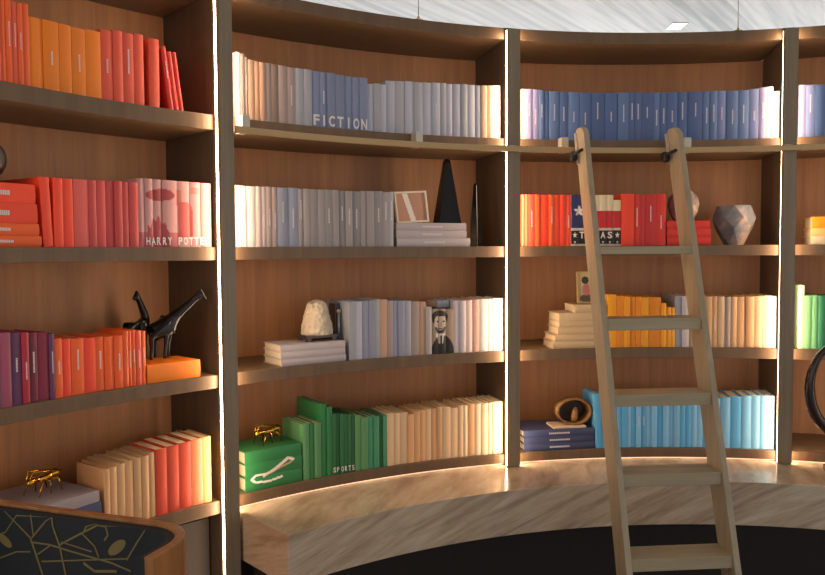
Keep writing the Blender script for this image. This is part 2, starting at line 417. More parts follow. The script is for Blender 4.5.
SHELFN = ['top shelf', 'second shelf', 'third shelf', 'lowest shelf']
def row(bay, sh, x0, y0, segs, depth=0.2, r=None, title=0.0, reverse=False, seed=1, yjit=0.7, xjit=0.12):
    """a row of upright books; seg = (x_end, count, y_end or (ya, yb), 'key key ...', {options})"""
    rnd = random.Random(seed * 31 + bay * 7 + sh)
    r = r or R + 0.014
    lst = []; x, y = x0, y0
    for s in segs:
        x1, n, yy, keys = s[:4]; opt = s[4] if len(s) > 4 else {}
        if opt.get('x0') is not None: x = opt['x0']
        ya, yb = yy if isinstance(yy, tuple) else (y, yy)
        ks = keys.split(); edges = [x + (x1 - x) * i / n for i in range(n + 1)]
        for i in range(1, n): edges[i] += rnd.uniform(-1, 1) * xjit * (x1 - x) / n
        for i in range(n):
            a, b = edges[i], edges[i + 1]
            yt = ya + (yb - ya) * (i + 0.5) / n + rnd.uniform(-yjit, yjit)
            lst.append((a, b, yt, ks[i % len(ks)] if len(ks) != n else ks[i], opt))
        x, y = x1, yb
    N = len(lst); out = []
    anchor, where = BAY[bay]
    grp = 'upright books on the %s %s' % (SHELFN[sh], where)
    for i, (a, b, yt, key, opt) in enumerate(lst):
        k = N - i if bay == 1 else i + 1
        extra = opt.get('word', '')
        lab = '%s%s book, %s upright from %s, %s %s' % (extra + ' ' if extra else '', PAL[key][3], ordw(k), anchor, SHELFN[sh], where)
        ld = opt.get('d', depth) + rnd.uniform(-0.012, 0.012)
        out.append(upright(a, b, yt, ZT[sh], key, lab, grp, opt.get('r', r), ld, opt.get('title', title), opt.get('lean', 0), rnd))
    return out
def lying(px0, px1, ylo, yhi, zbase, key, label, group, r=None, d=0.17, rz=0.0, title=0, gap=0.0004, zthick=None):
    """a book lying flat, its spine to the front"""
    r = r or R + 0.014; pm = (px0 + px1) / 2
    a, b = PC(px0, zbase + 0.02, r), PC(px1, zbase + 0.02, r); w = (b - a).length
    c = (a + b) / 2; tm = math.atan2(-(b - a).y, (b - a).x)
    h = zthick or (P(pm, yhi, r).z - P(pm, ylo, r).z)
    root = thing('book', label, 'book', (c.x, c.y, zbase + gap), -tm + rz, group)
    t = min(0.003, h * 0.16)
    mb = MB(); n = 5; zs = [h * i / n for i in range(n + 1)]; vs = []
    for x in (-w / 2, w / 2):
        for z in zs: vs.append((x, -BULGE * (1 - (2 * z / h - 1) ** 2), z))
        for z in zs[::-1]: vs.append((x, 0.0035, h / 2 + (z - h / 2) * (1 - 2 * t / h)))
    N = 2 * (n + 1); fs = [tuple(range(N))[::-1], tuple(range(N, 2 * N))] + [(i, (i + 1) % N, N + (i + 1) % N, N + i) for i in range(N)]
    mb.add(vs, fs); mb.box((-w / 2, 0, 0), (w / 2, d, t)); mb.box((-w / 2, 0, h - t), (w / 2, d, h)); mb.build('cover', bmat(key), root)
    mb = MB(); mb.box((-w / 2 + 0.004, 0.0038, t * 1.02), (w / 2 - 0.004, d - 0.003, h - t * 1.02)); mb.build('page_block', M_PAGES, root)
    if title:
        mb = MB(); x = -w * 0.14
        while x < w * 0.14:
            q = random.uniform(0.004, 0.007); mb.add([(x, -BULGE - 0.0008, h * 0.38), (x + q * .75, -BULGE - 0.0008, h * 0.38), (x + q * .75, -BULGE - 0.0008, h * 0.62), (x, -BULGE - 0.0008, h * 0.62)], [(0, 1, 2, 3)]); x += q
        mb.build('spine_title', M_DULLLET, root)
    return (root, w, h, (px0, px1), zbase + gap, r, tm, d)
def pile(bay, sh, items, key_label, place, r=None, d=0.17, title=0):
    """items bottom to top: (px0, px1, thickness_px, key)"""
    z = ZT[sh]; out = []; r = r or R + 0.014; n = len(items)
    names = {1: ['only'], 2: ['lower', 'upper'], 3: ['bottom', 'middle', 'top'], 4: ['bottom', 'second', 'third', 'top'], 5: ['bottom', 'second', 'third', 'fourth', 'top'], 6: ['bottom', 'second', 'third', 'fourth', 'fifth', 'top']}[n]
    for (a, b, th, key), nm in zip(items, names):
        zt = th * (P((a + b) / 2, 300, r) - CAM_M.translation).xy.length / F
        lab = '%s book lying flat, %s of the %s' % (PAL[key][3], nm, place)
        o = lying(a, b, 0, 0, z, key, lab, 'books lying flat in the ' + place, r, d + random.uniform(-0.006, 0.004), random.uniform(-0.012, 0.012), title, zthick=zt)
        z += zt + 0.0005; out.append(o)
    return out, z

# --- bay behind the chair
row(1, 0, -24, -6, [(0, 3, -1, 'or or co'), (29.5, 5, 5, 'or or co or or'), (101, 5, (17, 33), 'og', {'xj': 0}), (144, 4, (29, 36), 'co'), (159, 1, 44, 'co', {'lean': 0.01, 'x0': 149}),
    (173, 1, 52, 're', {'lean': -0.13, 'x0': 168.5, 'word': 'leaning'}), (178.5, 1, 53, 're', {'lean': -0.13, 'x0': 174, 'word': 'leaning'}), (183.5, 1, 54, 're', {'lean': -0.13, 'x0': 179.5, 'word': 'leaning'})], title=0.5, seed=3)
b12 = row(1, 1, 43, 177, [(53, 1, 178, 'rb', {'lean': -0.05, 'word': 'leaning'}), (63, 1, 178.5, 'rb', {'x0': 53.6}), (74, 1, 179, 'rb'), (89, 1, 180, 'pk'), (138, 6, 183, 'rp'), (145, 1, (178.5, 178.5), 'pg'), (153, 1, 179, 'pg'), (162, 1, 180, 'pg'), (177, 1, 181, 'pg'), (189.5, 1, 182, 'pg'), (200.5, 1, 183, 'pg'), (211, 1, 184, 'pg')], title=0.0, seed=4, yjit=0.3)
p12, z12 = pile(1, 1, [(-46, 41, 10, 'or'), (-46, 39, 11, 'or'), (-46, 37, 18, 'rb'), (-46, 35, 17.5, 'rb')], '', 'red pile behind the chair', title=1)
row(1, 2, -18, 334, [(0, 2, 333, 'la pu'), (11, 1, 333, 'la'), (22, 1, 333, 'pu'), (29, 1, 333, 'cr'), (38, 1, 333, 'bu'), (49, 1, 333, 'wi'), (54.5, 1, 334, 'pu'), (62, 1, (339, 339), 'or'), (71, 1, 339, 'rb'), (84, 1, 339, 'or'), (96, 1, 338, 'rb'), (104.5, 1, 337, 'or'), (114, 1, 336, 'or'), (123, 1, 335, 'or'),
    (146, 5, (331, 331), 'or or or co or', {'d': 0.15})], depth=0.17, title=0.8, seed=5, yjit=0.4)
p14, z14 = pile(1, 3, [(-6, 103, 16, 'nv'), (-8, 101, 15, 'nv'), (-10, 99, 11, 'dl')], '', 'large pile under the insect behind the chair', d=0.24, r=R + 0.012)
row(1, 3, 104, 470, [(110, 1, 468, 'ws'), (117, 1, 465, 'ws'), (125.5, 1, 462, 'be'), (134, 1, 459, 'ws'), (142, 1, 457, 'be'), (149, 1, 455, 'ws'), (155.5, 1, 450, 'be'), (167, 1, 447, 'sr'), (179, 1, 444, 'sr'), (191.5, 1, 441, 'sr'), (203, 1, 438, 'po'), (211.5, 1, 436.5, 'ye'), ], depth=0.16, title=0.0, seed=6, yjit=0.4)
# --- FICTION bay
fic = row(2, 0, 236.5, 52, [(240.5, 1, 52, 'wh'), (248.5, 2, 59, 'gm gm'), (260, 2, 62, 'pe pe'), (271, 2, 64, 'pe gm'), (287, 2, 67, 'gb gm'), (295.5, 1, 68, 'gm'), (304, 1, 69, 'lg'), (312, 1, 71, 'lg'), (367.5, 7, (71, 79), 'bg', {'title': 0.6}), (374, 1, (84, 84), 'sl'),
    (386, 2, 85, 'lg sl'), (432, 5, (81, 83), 'sl lg'), (475, 6, 85, 'sl lg sl sl lg sl'), (481, 1, 86, 'bl'), (487, 1, 86, 'pe'), (493, 1, 86, 'pe'), (500.5, 1, 86, 'wh')], seed=7, title=0.15, yjit=0.5)
row(2, 1, 236.5, 185, [(247, 2, 186, 'wh'), (256, 1, 186.5, 'wh'), (266.5, 2, 187, 'pw'), (277.5, 2, 187.5, 'gm'), (287.6, 1, 188, 'bl'), (298.5, 1, 189, 'bl'), (303.6, 1, 189, 'gg'), (345.5, 6, 191, 'gg dg gg dg gg dg'), (389, 6, 192, 'gg dg gg gg dg gg'), (393.5, 1, 192.5, 'lg')], seed=8, title=0.6, yjit=0.5)
p22, z22 = pile(2, 1, [(397, 470, 8.2, 'lc'), (396.5, 466.5, 7.6, 'lc'), (396.5, 466, 7.4, 'lc')], '', 'lilac pile beneath the white photo frame', title=1)
p23, z23 = pile(2, 2, [(281.5, 346, 7.0, 'lc'), (281, 345, 6.8, 'lc'), (280.5, 345, 6.6, 'lc')], '', 'lilac pile beneath the white coral dome', d=0.15)
por = row(2, 2, 349, 301, [(356, 1, 302, 'lg'), (369, 2, 301, 'sl bl'), (380, 2, 299.5, 'bl lg'), (393, 2, 301, 'pe gm'), (411, 3, (301, 301), 'bl bl lg'), (426, 2, (302, 302), 'gm pe'), (431.5, 1, (307, 307), 'lc'), (454, 3, (309, 309), 'sp', {'title': 0}), (460, 1, (301, 301), 'lw'), (466, 1, 300, 'lw'), (472.6, 1, 300, 'pw'), (480, 1, 299.5, 'sa'), (488, 1, 299, 'wh'), (493, 1, 299, 'wh'), (503, 1, 298, 'wh')], seed=9, yjit=0.3)
p24, z24 = pile(2, 3, [(245.5, 301.5, 13.5, 'gr'), (245.5, 301.5, 13, 'gr'), (245, 301, 12.5, 'gr')], '', 'green pile beneath the gold insect', d=0.17)
spo = row(2, 3, 302.5, 424, [(309, 1, 423, 'gl'), (314.5, 1, 423, 'gr'), (321, 1, 422.5, 'gl'), (327, 1, (404, 404), 'gr', {'d': 0.2}), (332, 1, 409, 'gr'), (355, 6, (414, 415), 'gd', {'title': 0}), (361, 1, 417, 'gl'), (368, 1, 417, 'gl'), (379, 2, 416, 'gt'), (387, 2, 415, 'gd gt'),
    (393.6, 1, (414, 414), 'wb'), (400, 1, 413, 'wb'), (408, 1, 412, 'wb'), (414, 1, (415, 415), 'ws'), (420, 1, (411, 411), 'ws'), (437, 3, 408, 'ws wb ws'), (442, 1, 406, 'be'), (450.6, 1, 408, 'wb'), (458, 1, (408, 408), 'wb'), (467.6, 2, (406, 405), 'wb wc'), (475, 1, 404, 'ws'), (481, 1, 404, 'wc'), (488, 1, 403, 'wc'), (497, 2, 402, 'wc'), (503, 1, 401.5, 'wc')], seed=10, depth=0.16, yjit=0.6)
# --- ladder bay
row(3, 0, 521.5, 89, [(526, 1, 89, 'wh'), (532, 1, 89.5, 'lv'), (539, 1, 90, 'lv'), (544, 1, 91, 'bm'), (549, 1, 91.5, 'bd'), (559, 1, 92, 'bm'), (568, 1, 92, 'bd'), (590.6, 2, 93, 'bm bd'), (604.4, 1, 93, 'bd'), (618, 1, 93, 'bd'), (629, 1, 92.5, 'bm'), (641, 2, 93, 'bd'), (653, 1, 93, 'bd'), (667, 2, 93, 'bm bd'), (677, 1, 92, 'bd'), (688, 1, 92, 'bd'), (703, 1, 92, 'bd'), (717, 2, 91.5, 'bm'), (726.5, 1, 91, 'lb'), (738, 1, 90.5, 'bm'), (749, 1, 90, 'bm'), (759, 1, 88.5, 'lb'), (766, 1, 87.5, 'lv'), (773, 1, 87, 'wh'), (779.5, 1, (91.5, 91.5), 'wh')], seed=11, title=0.95, yjit=0.3)
tex = row(3, 1, 521.5, 194.5, [(525, 1, 194.5, 'po'), (528, 1, 195, 'po'), (535, 1, 194.5, 'co'), (540, 1, 195, 'or'), (549, 1, 195, 'rb'), (554, 1, 195, 'or'), (560, 1, 195, 'rb'), (566, 1, 195, 'rb'), (571, 1, 196, 'rb'), (613.5, 6, (195, 195), 'tx', {'title': 0}), (621, 1, (200, 200), 'tx', {'title': 0}), (634, 1, (194, 194), 'rb'), (640, 1, 195, 're'), (645, 1, 195, 'dr'), (656, 1, 194, 'dr', {'title': 1}), (666, 1, 194, 're', {'title': 1})], seed=12, title=0.3, yjit=0.2, xjit=0.0)
p32, z32 = pile(3, 1, [(667, 711, 7.6, 're'), (667, 711, 8.0, 're'), (667, 710, 7.2, 're')], '', 'red pile beneath the round vase', title=1, d=0.18)
p33, z33 = pile(3, 2, [(553, 606, 7, 'cb'), (555, 606, 6.2, 'cb'), (558, 606, 7.2, 'cb'), (559, 606, 5.8, 'cb'), (559, 605.5, 7.8, 'cb'), (575, 605, 7.8, 'cb')], '', 'cream pile behind the ladder', d=0.15)
row(3, 2, 607.5, 295, [(616, 1, 295, 'am'), (624, 1, 297, 'ao'), (636, 2, 297, 'am ao'), (641, 1, 298, 'ao'), (649, 1, 297.5, 'am'), (661, 1, 297.5, 'ao'), (666, 1, (303, 303), 'am'), (675, 2, (307.5, 307.5), 'am'), (682, 1, (296, 296), 'lg'), (689, 1, 296, 'lw'), (705, 3, 296, 'be cb be'), (712, 1, 296.5, 'be'), (718, 1, 296.5, 'ws'), (725, 1, 297, 'wb'), (737, 2, 297, 'gm be'), (745.7, 1, 297, 'ws'), (754, 1, 296.5, 'ws'), (762.5, 1, 296.5, 'cb'), (772, 1, 296, 'wc'), (776.3, 1, 296, 'wh')], seed=13, title=0.2, yjit=0.4)
p34, z34 = pile(3, 3, [(524, 594.5, 7.0, 'nv'), (524, 594, 6.5, 'nv'), (523.5, 593.5, 6.6, 'nv')], '', 'navy pile beneath the bronze ring sculpture', title=1, d=0.19)
row(3, 3, 595.5, 394, [(602, 1, 394.5, 'az', {'lean': -0.03}), (617, 2, (397, 397), 'az'), (622, 1, 399, 'az'), (636, 3, 399, 'az aq az'), (651.5, 3, 399, 'aq az aq'), (663, 2, 399, 'aq az'), (680, 3, 399, 'aq'), (691, 2, 399, 'az'), (703, 2, 398.5, 'aq'), (720.5, 2, 398, 'az aq'), (730, 1, 397, 'aq'), (741.5, 1, 396.5, 'az'), (751, 1, 396.5, 'aq'), (760, 1, 396, 'aq'), (767, 1, 396, 'aq'), (774.3, 1, 395.5, 'wa')], seed=14, depth=0.16, title=0.1, yjit=0.5)
# --- bay beyond the ladder
row(4, 0, 798.5, 85, [(805.5, 1, 85, 'lv'), (815, 1, 85, 'lb'), (825, 1, 84.5, 'bd'), (845, 2, 84, 'bm bd')], seed=15, title=0.8, yjit=0.3)
p42, z42 = pile(4, 1, [(811, 868, 7, 'wc'), (811, 868, 7, 'ye'), (812, 868, 10, 'am')], '', 'yellow pile beyond the ladder', d=0.17)
row(4, 2, 798, 285, [(804, 1, 285, 'gp'), (811.5, 1, (296, 296), 'ga'), (818, 1, 296, 'ga'), (825, 1, 296, 'gt'), (840, 2, 297, 'gt gr')], seed=16, title=0.1, yjit=0.3)

# --- lettering and prints on the spines
def at(books, px): return next(b for b in books if b[3][0] <= px <= b[3][1])
for i, ch in enumerate('FICTION'):
    b = [q for q in fic if 311 < (q[3][0] + q[3][1]) / 2 < 368][i]
    pc = sum(b[3]) / 2; y = 120.2 + (pc - 316) * 0.10
    letter(b, ch, pc, y + 5.2, y - 5.6, 1.6 if ch == 'I' else 6.2, M_CREAMLET)
sb = [q for q in spo if 331.5 < (q[3][0] + q[3][1]) / 2 < 356]
for i, ch in enumerate('SPORTS'):
    pc = sum(sb[i][3]) / 2; y = 470.0 - (pc - 334) * 0.14
    letter(sb[i], ch, pc, y + 2.6, y - 2.6, 2.6, M_CREAMLET)
for i, ch in enumerate('HARRY POTTER'):
    if ch == ' ': continue
    pc = 147.2 + i * 5.35
    letter(at(b12, pc), ch, pc, 245.2, 237.4, 4.2, M_CREAMLET)
def ell(x, y, cx, cy, rx, ry): return ((x - cx) / rx) ** 2 + ((y - cy) / ry) ** 2
def artp(x, y):
    if ell(x, y, 160, 195.5, 14.5, 6) < 1: return (166, 60, 62)
    if 147 < x < 168 and y > 217 + abs(x - 157) * 1.2 + 2.5 * math.sin(x * 1.1): return (172, 66, 72)
    if 178 < x < 192 and y > 203 and ell(x, y, 184, 222, 8 + (y - 203) * 0.12, 24) < 1 and y < 238: return (206, 92, 88)
    if y > 233 and x < 178: return (190, 98, 102)
    if 176 < x < 181 and 190 < y < 206 or 190 < x < 199 and 188 < y < 194: return (206, 120, 112)
    return PAL['pg'][:3]
for b in b12:
    if b[3][0] > 137: grid_print('spine_print', b[0], b[1], b[2], b[3], (247.5, 179 + (b[3][0] - 138) * 0.07), artp, nx=12, nz=60)
def star(x, y, cx, cy, s):
    a = math.atan2(-(y - cy), x - cx) - math.pi / 2; rr = math.hypot(x - cx, y - cy) / s
    k = (a % (2 * math.pi / 5)); k = min(k, 2 * math.pi / 5 - k)
    return rr * math.cos(math.radians(72) - k) / math.cos(math.radians(36)) * 1.15 < 0.62 * 0.62 * 1.6 if False else rr < (1.0 - 0.62 * (k / (math.pi / 5)))
def artt(x, y):
    if y > 244: return (200, 190, 176)
    if y > 230.2: return (22, 20, 24)
    if y > 227.8: return (206, 198, 180)
    if x < 585.5: return (232, 226, 216) if star(x, y, 578.8, 211, 5.6) else (38, 44, 96)
    return (226, 214, 180) if y < 210.8 else (200, 36, 44)
tb = [q for q in tex if q[0]['label'].startswith('flag')]
for b in tb: grid_print('spine_print', b[0], b[1], b[2], b[3], (245.6, 195 if b[3][0] < 612 else 200), artt, nx=16, nz=80)
for i, ch in enumerate('*TEXAS*'):
    b = tb[i]; pc = sum(b[3]) / 2
    letter(b, ch, pc, 238.5 if ch != '*' else 238, 231.8, 5.0, M_CREAMLET)
    if i in (0, 4, 5, 6): letter(b, '*', pc, 243.6, 240.6, 2.6, M_CREAMLET)
def artl(x, y):                                   # a bearded man in a dark coat, head and shoulders, sepia
    x = (x - 410) / .1304; y = (y - 290) / .1304
    if ell(x, y, 250, 560, 100, 205) < 1 and y > 352:
        if abs(x - 236) < 26 - (y - 352) * 0.15 and y < 420: return (206, 200, 190) if abs(x - 236) > 7 else (40, 36, 36)
        return (30, 27, 28)
    if 342 < y < 372 and 200 < x < 272: return (220, 212, 200)
    if ell(x, y, 233, 262, 46, 82) < 1:
        if y > 288 and ell(x, y, 233, 285, 26, 32) > 1: return (56, 46, 42)
        if 240 < y < 252 and (12 < abs(x - 234) < 32): return (66, 56, 50)
        if 298 < y < 305 and abs(x - 233) < 17: return (100, 80, 72)
        if abs(x - 238) < 4 and 250 < y < 285: return (150, 132, 118)
        if y < 205: return (48, 40, 38)
        return (196, 178, 160)
    if ell(x, y, 228, 205, 62, 46) < 1 or ell(x, y, 228, 230, 58, 50) < 1: return (46, 38, 36)
    return PAL['sp'][:3]
for b in por:
    if 431 < sum(b[3]) / 2 < 455: grid_print('spine_print', b[0], b[1], b[2], b[3], (355.5, 309), artl, nx=16, nz=84)
def segd(x, y, pts):
    best = 1e9
    for (ax, ay), (bx, by) in zip(pts, pts[1:]):
        dx, dy = bx - ax, by - ay; t = max(0, min(1, ((x - ax) * dx + (y - ay) * dy) / (dx * dx + dy * dy)))
        best = min(best, math.hypot(x - ax - t * dx, y - ay - t * dy))
    return best
G = lambda pts: [(235 + a * .1913, 390 + b * .1913) for a, b in pts]
GA = [G([(240, 488), (170, 500), (105, 492), (88, 476), (110, 458), (160, 460)]), G([(150, 468), (200, 445), (240, 420), (275, 398), (300, 408)]), G([(180, 462), (230, 440), (280, 425), (298, 414)]), G([(265, 455), (275, 475)])]
def artg(x, y):
    if segd(x, y, GA[0]) < 1.1: return (226, 224, 214)
    if segd(x, y, GA[1]) < 1.4: return (232, 220, 208)
    if segd(x, y, GA[2]) < 0.9: return (198, 150, 130)
    return PAL['gr'][:3]
for b, (ya, yb) in zip(p24, ((492.5, 479), (479, 466), (466, 454))):
    grid_print('spine_emblem', b[0], b[1], b[2], (246, 301.5), (ya, yb), artg, nx=80, nz=18, lay=True)
# loose book lying on top of the portrait books
q = [b for b in por if 431 < sum(b[3]) / 2 < 455]
lying(437, 449, 0, 0, max(b[4] + b[2] for b in q) + 0.002, 'bl', 'small blue grey book laid on top of the portrait-printed books', None, r=R + 0.05, d=0.12, zthick=0.028)

# ------------------------------------------------------------------ ladder
TL = math.radians(-4.7)
lad = None
D190 = 2.925; k_ = D190 / 3.0
SL = 0.323
def lad_front(z):                                  # distance ahead of the front edge line at height z (above floor)
    zz = z - CAMZ
    return D190 + SL * (zz - 0.23)
ux = Vector((math.cos(TL), -math.sin(TL), 0)); uy = Vector((math.sin(TL), math.cos(TL), 0))
pl = PP(586, 190, Vector((0, D190, 0)), Vector((0, 1, 0))); pr_ = PP(684.5, 190, Vector((0, D190, 0)), Vector((0, 1, 0)))
mid = (pl + pr_) / 2; wl = (pr_ - pl).length
zb_ = 0.0; LEAN = math.atan(SL)
base = Vector((mid.x, mid.y, 0)) - uy * (SL * mid.z) + ux * 0.008      # front-edge line at the floor
lad = thing('ladder', 'pale oak library ladder leaning on the rail of the bookcase', 'ladder', base, -TL)
# local frame: x across, y away, z up; front edge follows y = SL * z
SD = 0.112                                         # horizontal depth of a side rail
def stringer(x0, x1, ztop):
    mb = MB(); vs = []
    rings = [(0.0, 0, SD)] + [(ztop - 0.03, 0, SD), (ztop - 0.012, 0.012, SD - 0.012), (ztop, 0.034, SD - 0.034)]
    for z, a, b in rings:
        for x, y in ((x0, a), (x1, a), (x1, b), (x0, b)): vs.append((x, SL * z + y, z))
    fs = [(0, 3, 2, 1)]
    for i in range(len(rings) - 1):
        for k in range(4): fs.append((4 * i + k, 4 * i + (k + 1) % 4, 4 * i + 4 + (k + 1) % 4, 4 * i + 4 + k))
    n = 4 * (len(rings) - 1); fs.append((n, n + 1, n + 2, n + 3)); mb.add(vs, fs); return mb
ZTOP = CAMZ + 0.478
TS = 0.022
xl0, xr0 = -wl / 2, wl / 2
for x0 in (xl0, xr0):
    so = stringer(x0, x0 + TS, ZTOP).build('side_rail', M_OAK, lad, 0.002)
for k in range(5):
    zt = CAMZ + 0.013 - 0.2590 * k
    mb = MB(); yf = SL * zt + 0.004
    mb.box((xl0 + TS + 0.0003, yf, zt - (0.028 if k == 0 else 0.043)), (xr0 - 0.0003, yf + 0.112, zt)); mb.build('step', M_OAKH, lad, 0.002)
for x0 in (xl0, xr0):
    mb = MB(); zc = CAMZ + 0.40
    mb.add([(x0 - a, SL * z + b, z) for z in (CAMZ + 0.335, CAMZ + 0.462) for a, b in ((0.005, SD - 0.03), (0.0005, SD - 0.03), (0.0005, SD - 0.002), (0.005, SD - 0.002))], [(0, 1, 2, 3), (4, 7, 6, 5), (0, 4, 5, 1), (1, 5, 6, 2), (2, 6, 7, 3), (3, 7, 4, 0)])
    pl_ = mb.build('hook_plate', M_STEEL, lad)
    mb = MB(); cz = CAMZ + 0.365; cy = SL * cz + 0.088
    mb.lathe([(0.006, -0.012), (0.019, -0.011), (0.021, -0.004), (0.021, 0.004), (0.019, 0.011), (0.006, 0.012)], 20, M=Matrix.Translation((x0 - 0.022, cy, cz)) @ Matrix.Rotation(math.pi / 2, 4, 'Y'))
    mb.build('roller', M_RUBBER, lad)
    mb = MB(); mb.tube([(x0 - 0.004, SL * cz + 0.028, cz + 0.02), (x0 - 0.022, SL * cz + 0.05, cz + 0.01), (x0 - 0.022, cy, cz)], 0.006); mb.build('hook_arm', M_RUBBER, lad)

# ------------------------------------------------------------------ ornaments
def on(px, zbase, r):                              # point straight above zbase at radius r in column px
    p = P(px, 300, r); y = 287.5
    for _ in range(6):
        p = P(px, y, r); o, d = ray(px, y); q = CAM_M.inverted() @ Vector((p.x, p.y, zbase)); y = H / 2 - F * q.y / (-q.z)
    return Vector((p.x, p.y, zbase))
def span(px0, px1, r, py=300): return (P(px1, py, r) - P(px0, py, r)).length
def hgt(px, y, r, z): return P(px, y, r).z - z
# white coral dome on a low dark base
r = R + 0.09; z = z23
b0 = on(317, z, r); th = theta(b0)
o = thing('coral_sculpture', 'white rough coral dome on a low metal base atop lilac books', 'sculpture', b0 + Vector((0, 0, 0.0005)), -th)
w = span(301, 332, r) / 2; mb = MB(); mb.box((-w, -0.045, 0.012), (w, 0.045, 0.022))
for sx in (-1, 1):
    for sy in (-1, 1): mb.box((sx * w * .8 - .008, sy * .035 - .008, 0), (sx * w * .8 + .008, sy * .035 + .008, 0.0125))
mb.build('base', plain('aged_pewter', (110, 94, 84), 0.35, 0.7), o, 0.001)
rw = span(302, 331, r) / 2; hh = hgt(316, 300, r, z) - 0.022
rnd = random.Random(3)
mb = MB(); prof = [(rw * (1 - 0.46 * (i / 26) ** 1.45) * (1 if i < 23 else math.sqrt(max(0.02, 1 - ((i - 22) / 4.2) ** 2))), 0.0225 + hh * i / 26) for i in range(27)]
mb.lathe(prof, 48, amp=lambda a, zz: 1 + 0.035 * math.sin(a * 9 + zz * 160) * math.cos(zz * 210 + a * 5) + rnd.uniform(-0.035, 0.03))
m, n, l, bs = newmat('white_coral'); bs.inputs['Base Color'].default_value = (*lin((236, 214, 184)), 1); bs.inputs['Roughness'].default_value = 0.85
vo = n.new('ShaderNodeTexVoronoi'); vo.inputs['Scale'].default_value = 65; bp = n.new('ShaderNodeBump'); bp.inputs['Strength'].default_value = 0.9; bp.inputs['Distance'].default_value = 0.008
tcn = n.new('ShaderNodeTexCoord'); l.new(tcn.outputs['Object'], vo.inputs['Vector']); l.new(vo.outputs['Distance'], bp.inputs['Height']); l.new(bp.outputs[0], bs.inputs['Normal'])
mb.build('dome', m, o)
# dark bookend with a bright knob
b0 = on(338, z23, R + 0.075); th = theta(b0)
o = thing('bookend', 'dark grey metal bookend with shiny round knob beside the coral dome', 'bookend', b0 + Vector((0.0, 0, 0.0005)), -th)
hb = hgt(338, 304, R + 0.075, z23); M_GUN = plain('gunmetal', (96, 92, 98), 0.3, 0.75)
mb = MB(); mb.box((-0.006, 0.0, 0), (0.011, 0.07, 0.004)); mb.build('foot_plate', M_GUN, o)
mb = MB(); mb.box((-0.004, 0.012, 0.0041), (0.011, 0.07, hb)); mb.build('upright_plate', M_GUN, o, 0.001)
mb = MB(); mb.tube([(0.006, 0.004, 0.004), (0.006, 0.004, hb * 0.72)], 0.0045); mb.build('rod', M_STEEL, o)
mb = MB(); mb.lathe([(0.001, -0.009), (0.006, -0.006), (0.009, 0), (0.006, 0.006), (0.001, 0.009)], 16, c=(0.006, 0.004, hb * 0.72 + 0.009)); mb.build('knob', M_STEEL, o)
# two black obelisks
def obelisk(px0, px1, ytop, z, r, d, label, tip, rz=0.0):
    b0 = on((px0 + px1) / 2, z, r); h = hgt((px0 + px1) / 2, ytop, r, z); w = span(px0, px1, r) / 2
    o = thing('obelisk', label, 'obelisk', b0 + Vector((0, 0, 0.0006)), -theta(b0) + rz, 'black obelisks')
    mb = MB(); vs = []
    for zz, k in ((0, 1), (h * 0.955, tip), (h * 0.985, tip * 0.72), (h, tip * 0.2)):
        vs += [(-w * k, -d * k, zz), (w * k, -d * k, zz), (w * k, d * k, zz), (-w * k, d * k, zz)]
    fs = [(0, 3, 2, 1), (12, 13, 14, 15)] + [(4 * i + k, 4 * i + (k + 1) % 4, 4 * i + 4 + (k + 1) % 4, 4 * i + 4 + k) for i in range(3) for k in range(4)]
    mb.add(vs, fs); ob = mb.build('shaft', M_BLACK, o, 0.002)
obelisk(436, 458, 159, z22, R + 0.13, 0.036, 'tall black obelisk standing on the lilac pile beside the photo frame', 0.28)
obelisk(471, 481, 183, ZT[1], R + 0.06, 0.02, 'slim glossy black obelisk on the bare shelf beside the lilac pile', 0.36, 0.65)
# picture frames
def frame(name, label, px0, px1, y0, y1, z, r, bw, fm, art, lean=0.16, roll=0.0, back=None):
    b0 = on((px0 + px1) / 2, z, r); w = span(px0, px1, r); h = hgt((px0 + px1) / 2, y0, r, z)
    o = thing(name, label, 'picture frame', b0 + Vector((0, 0, 0.002)), 0)
    o.rotation_euler = (0, 0, 0); o.rotation_mode = 'QUATERNION'
    o.rotation_quaternion = (Matrix.Rotation(-theta(b0), 3, 'Z') @ Matrix.Rotation(-lean, 3, 'X') @ Matrix.Rotation(roll, 3, 'Y')).to_quaternion()
    mb = MB()
    for lo, hi in (((-w / 2, -.006, 0), (w / 2, .006, bw)), ((-w / 2, -.006, h - bw), (w / 2, .006, h)), ((-w / 2, -.006, bw), (-w / 2 + bw, .006, h - bw)), ((w / 2 - bw, -.006, bw), (w / 2, .006, h - bw))): mb.box(lo, hi)
    mb.build('border', fm, o)
    mb = MB(); mb.box((-w / 2 + bw, 0.001, bw), (w / 2 - bw, 0.005, h - bw)); mb.build('backing', back or fm, o)
    g = grid_print('picture', o, w - 2 * bw, h - 2 * bw, (0, 1), (0, 1), art, y0=0.0, nx=40, nz=40); g.location = (0, -0.0005, bw)
    # easel strut behind
    mb = MB(); mb.tube([(0, 0.007, h * 0.7), (0, 0.007 + math.tan(lean) * h * 0.9 + 0.02, 0.002 + math.sin(lean) * 0.02)], 0.002); mb.build('easel_strut', back or fm, o)
    return o
M_WFR = plain('white_frame', (238, 222, 200), 0.35)
def art_w(u, v):
    if abs(u - 0.42 - 0.22 * (0.5 - v) * 1) < 0.09: return (250, 236, 222)  # pale diagonal streak: a reflection painted into the picture colours
    return (206, 152, 122) if u < 0.42 else (196, 146, 118)
frame('photo_frame', 'white framed brown photo leaning on the lilac pile before the obelisk', 397, 429, 191.5, 220, z22, R + 0.06, 0.007, M_WFR, art_w, 0.12, -0.06)
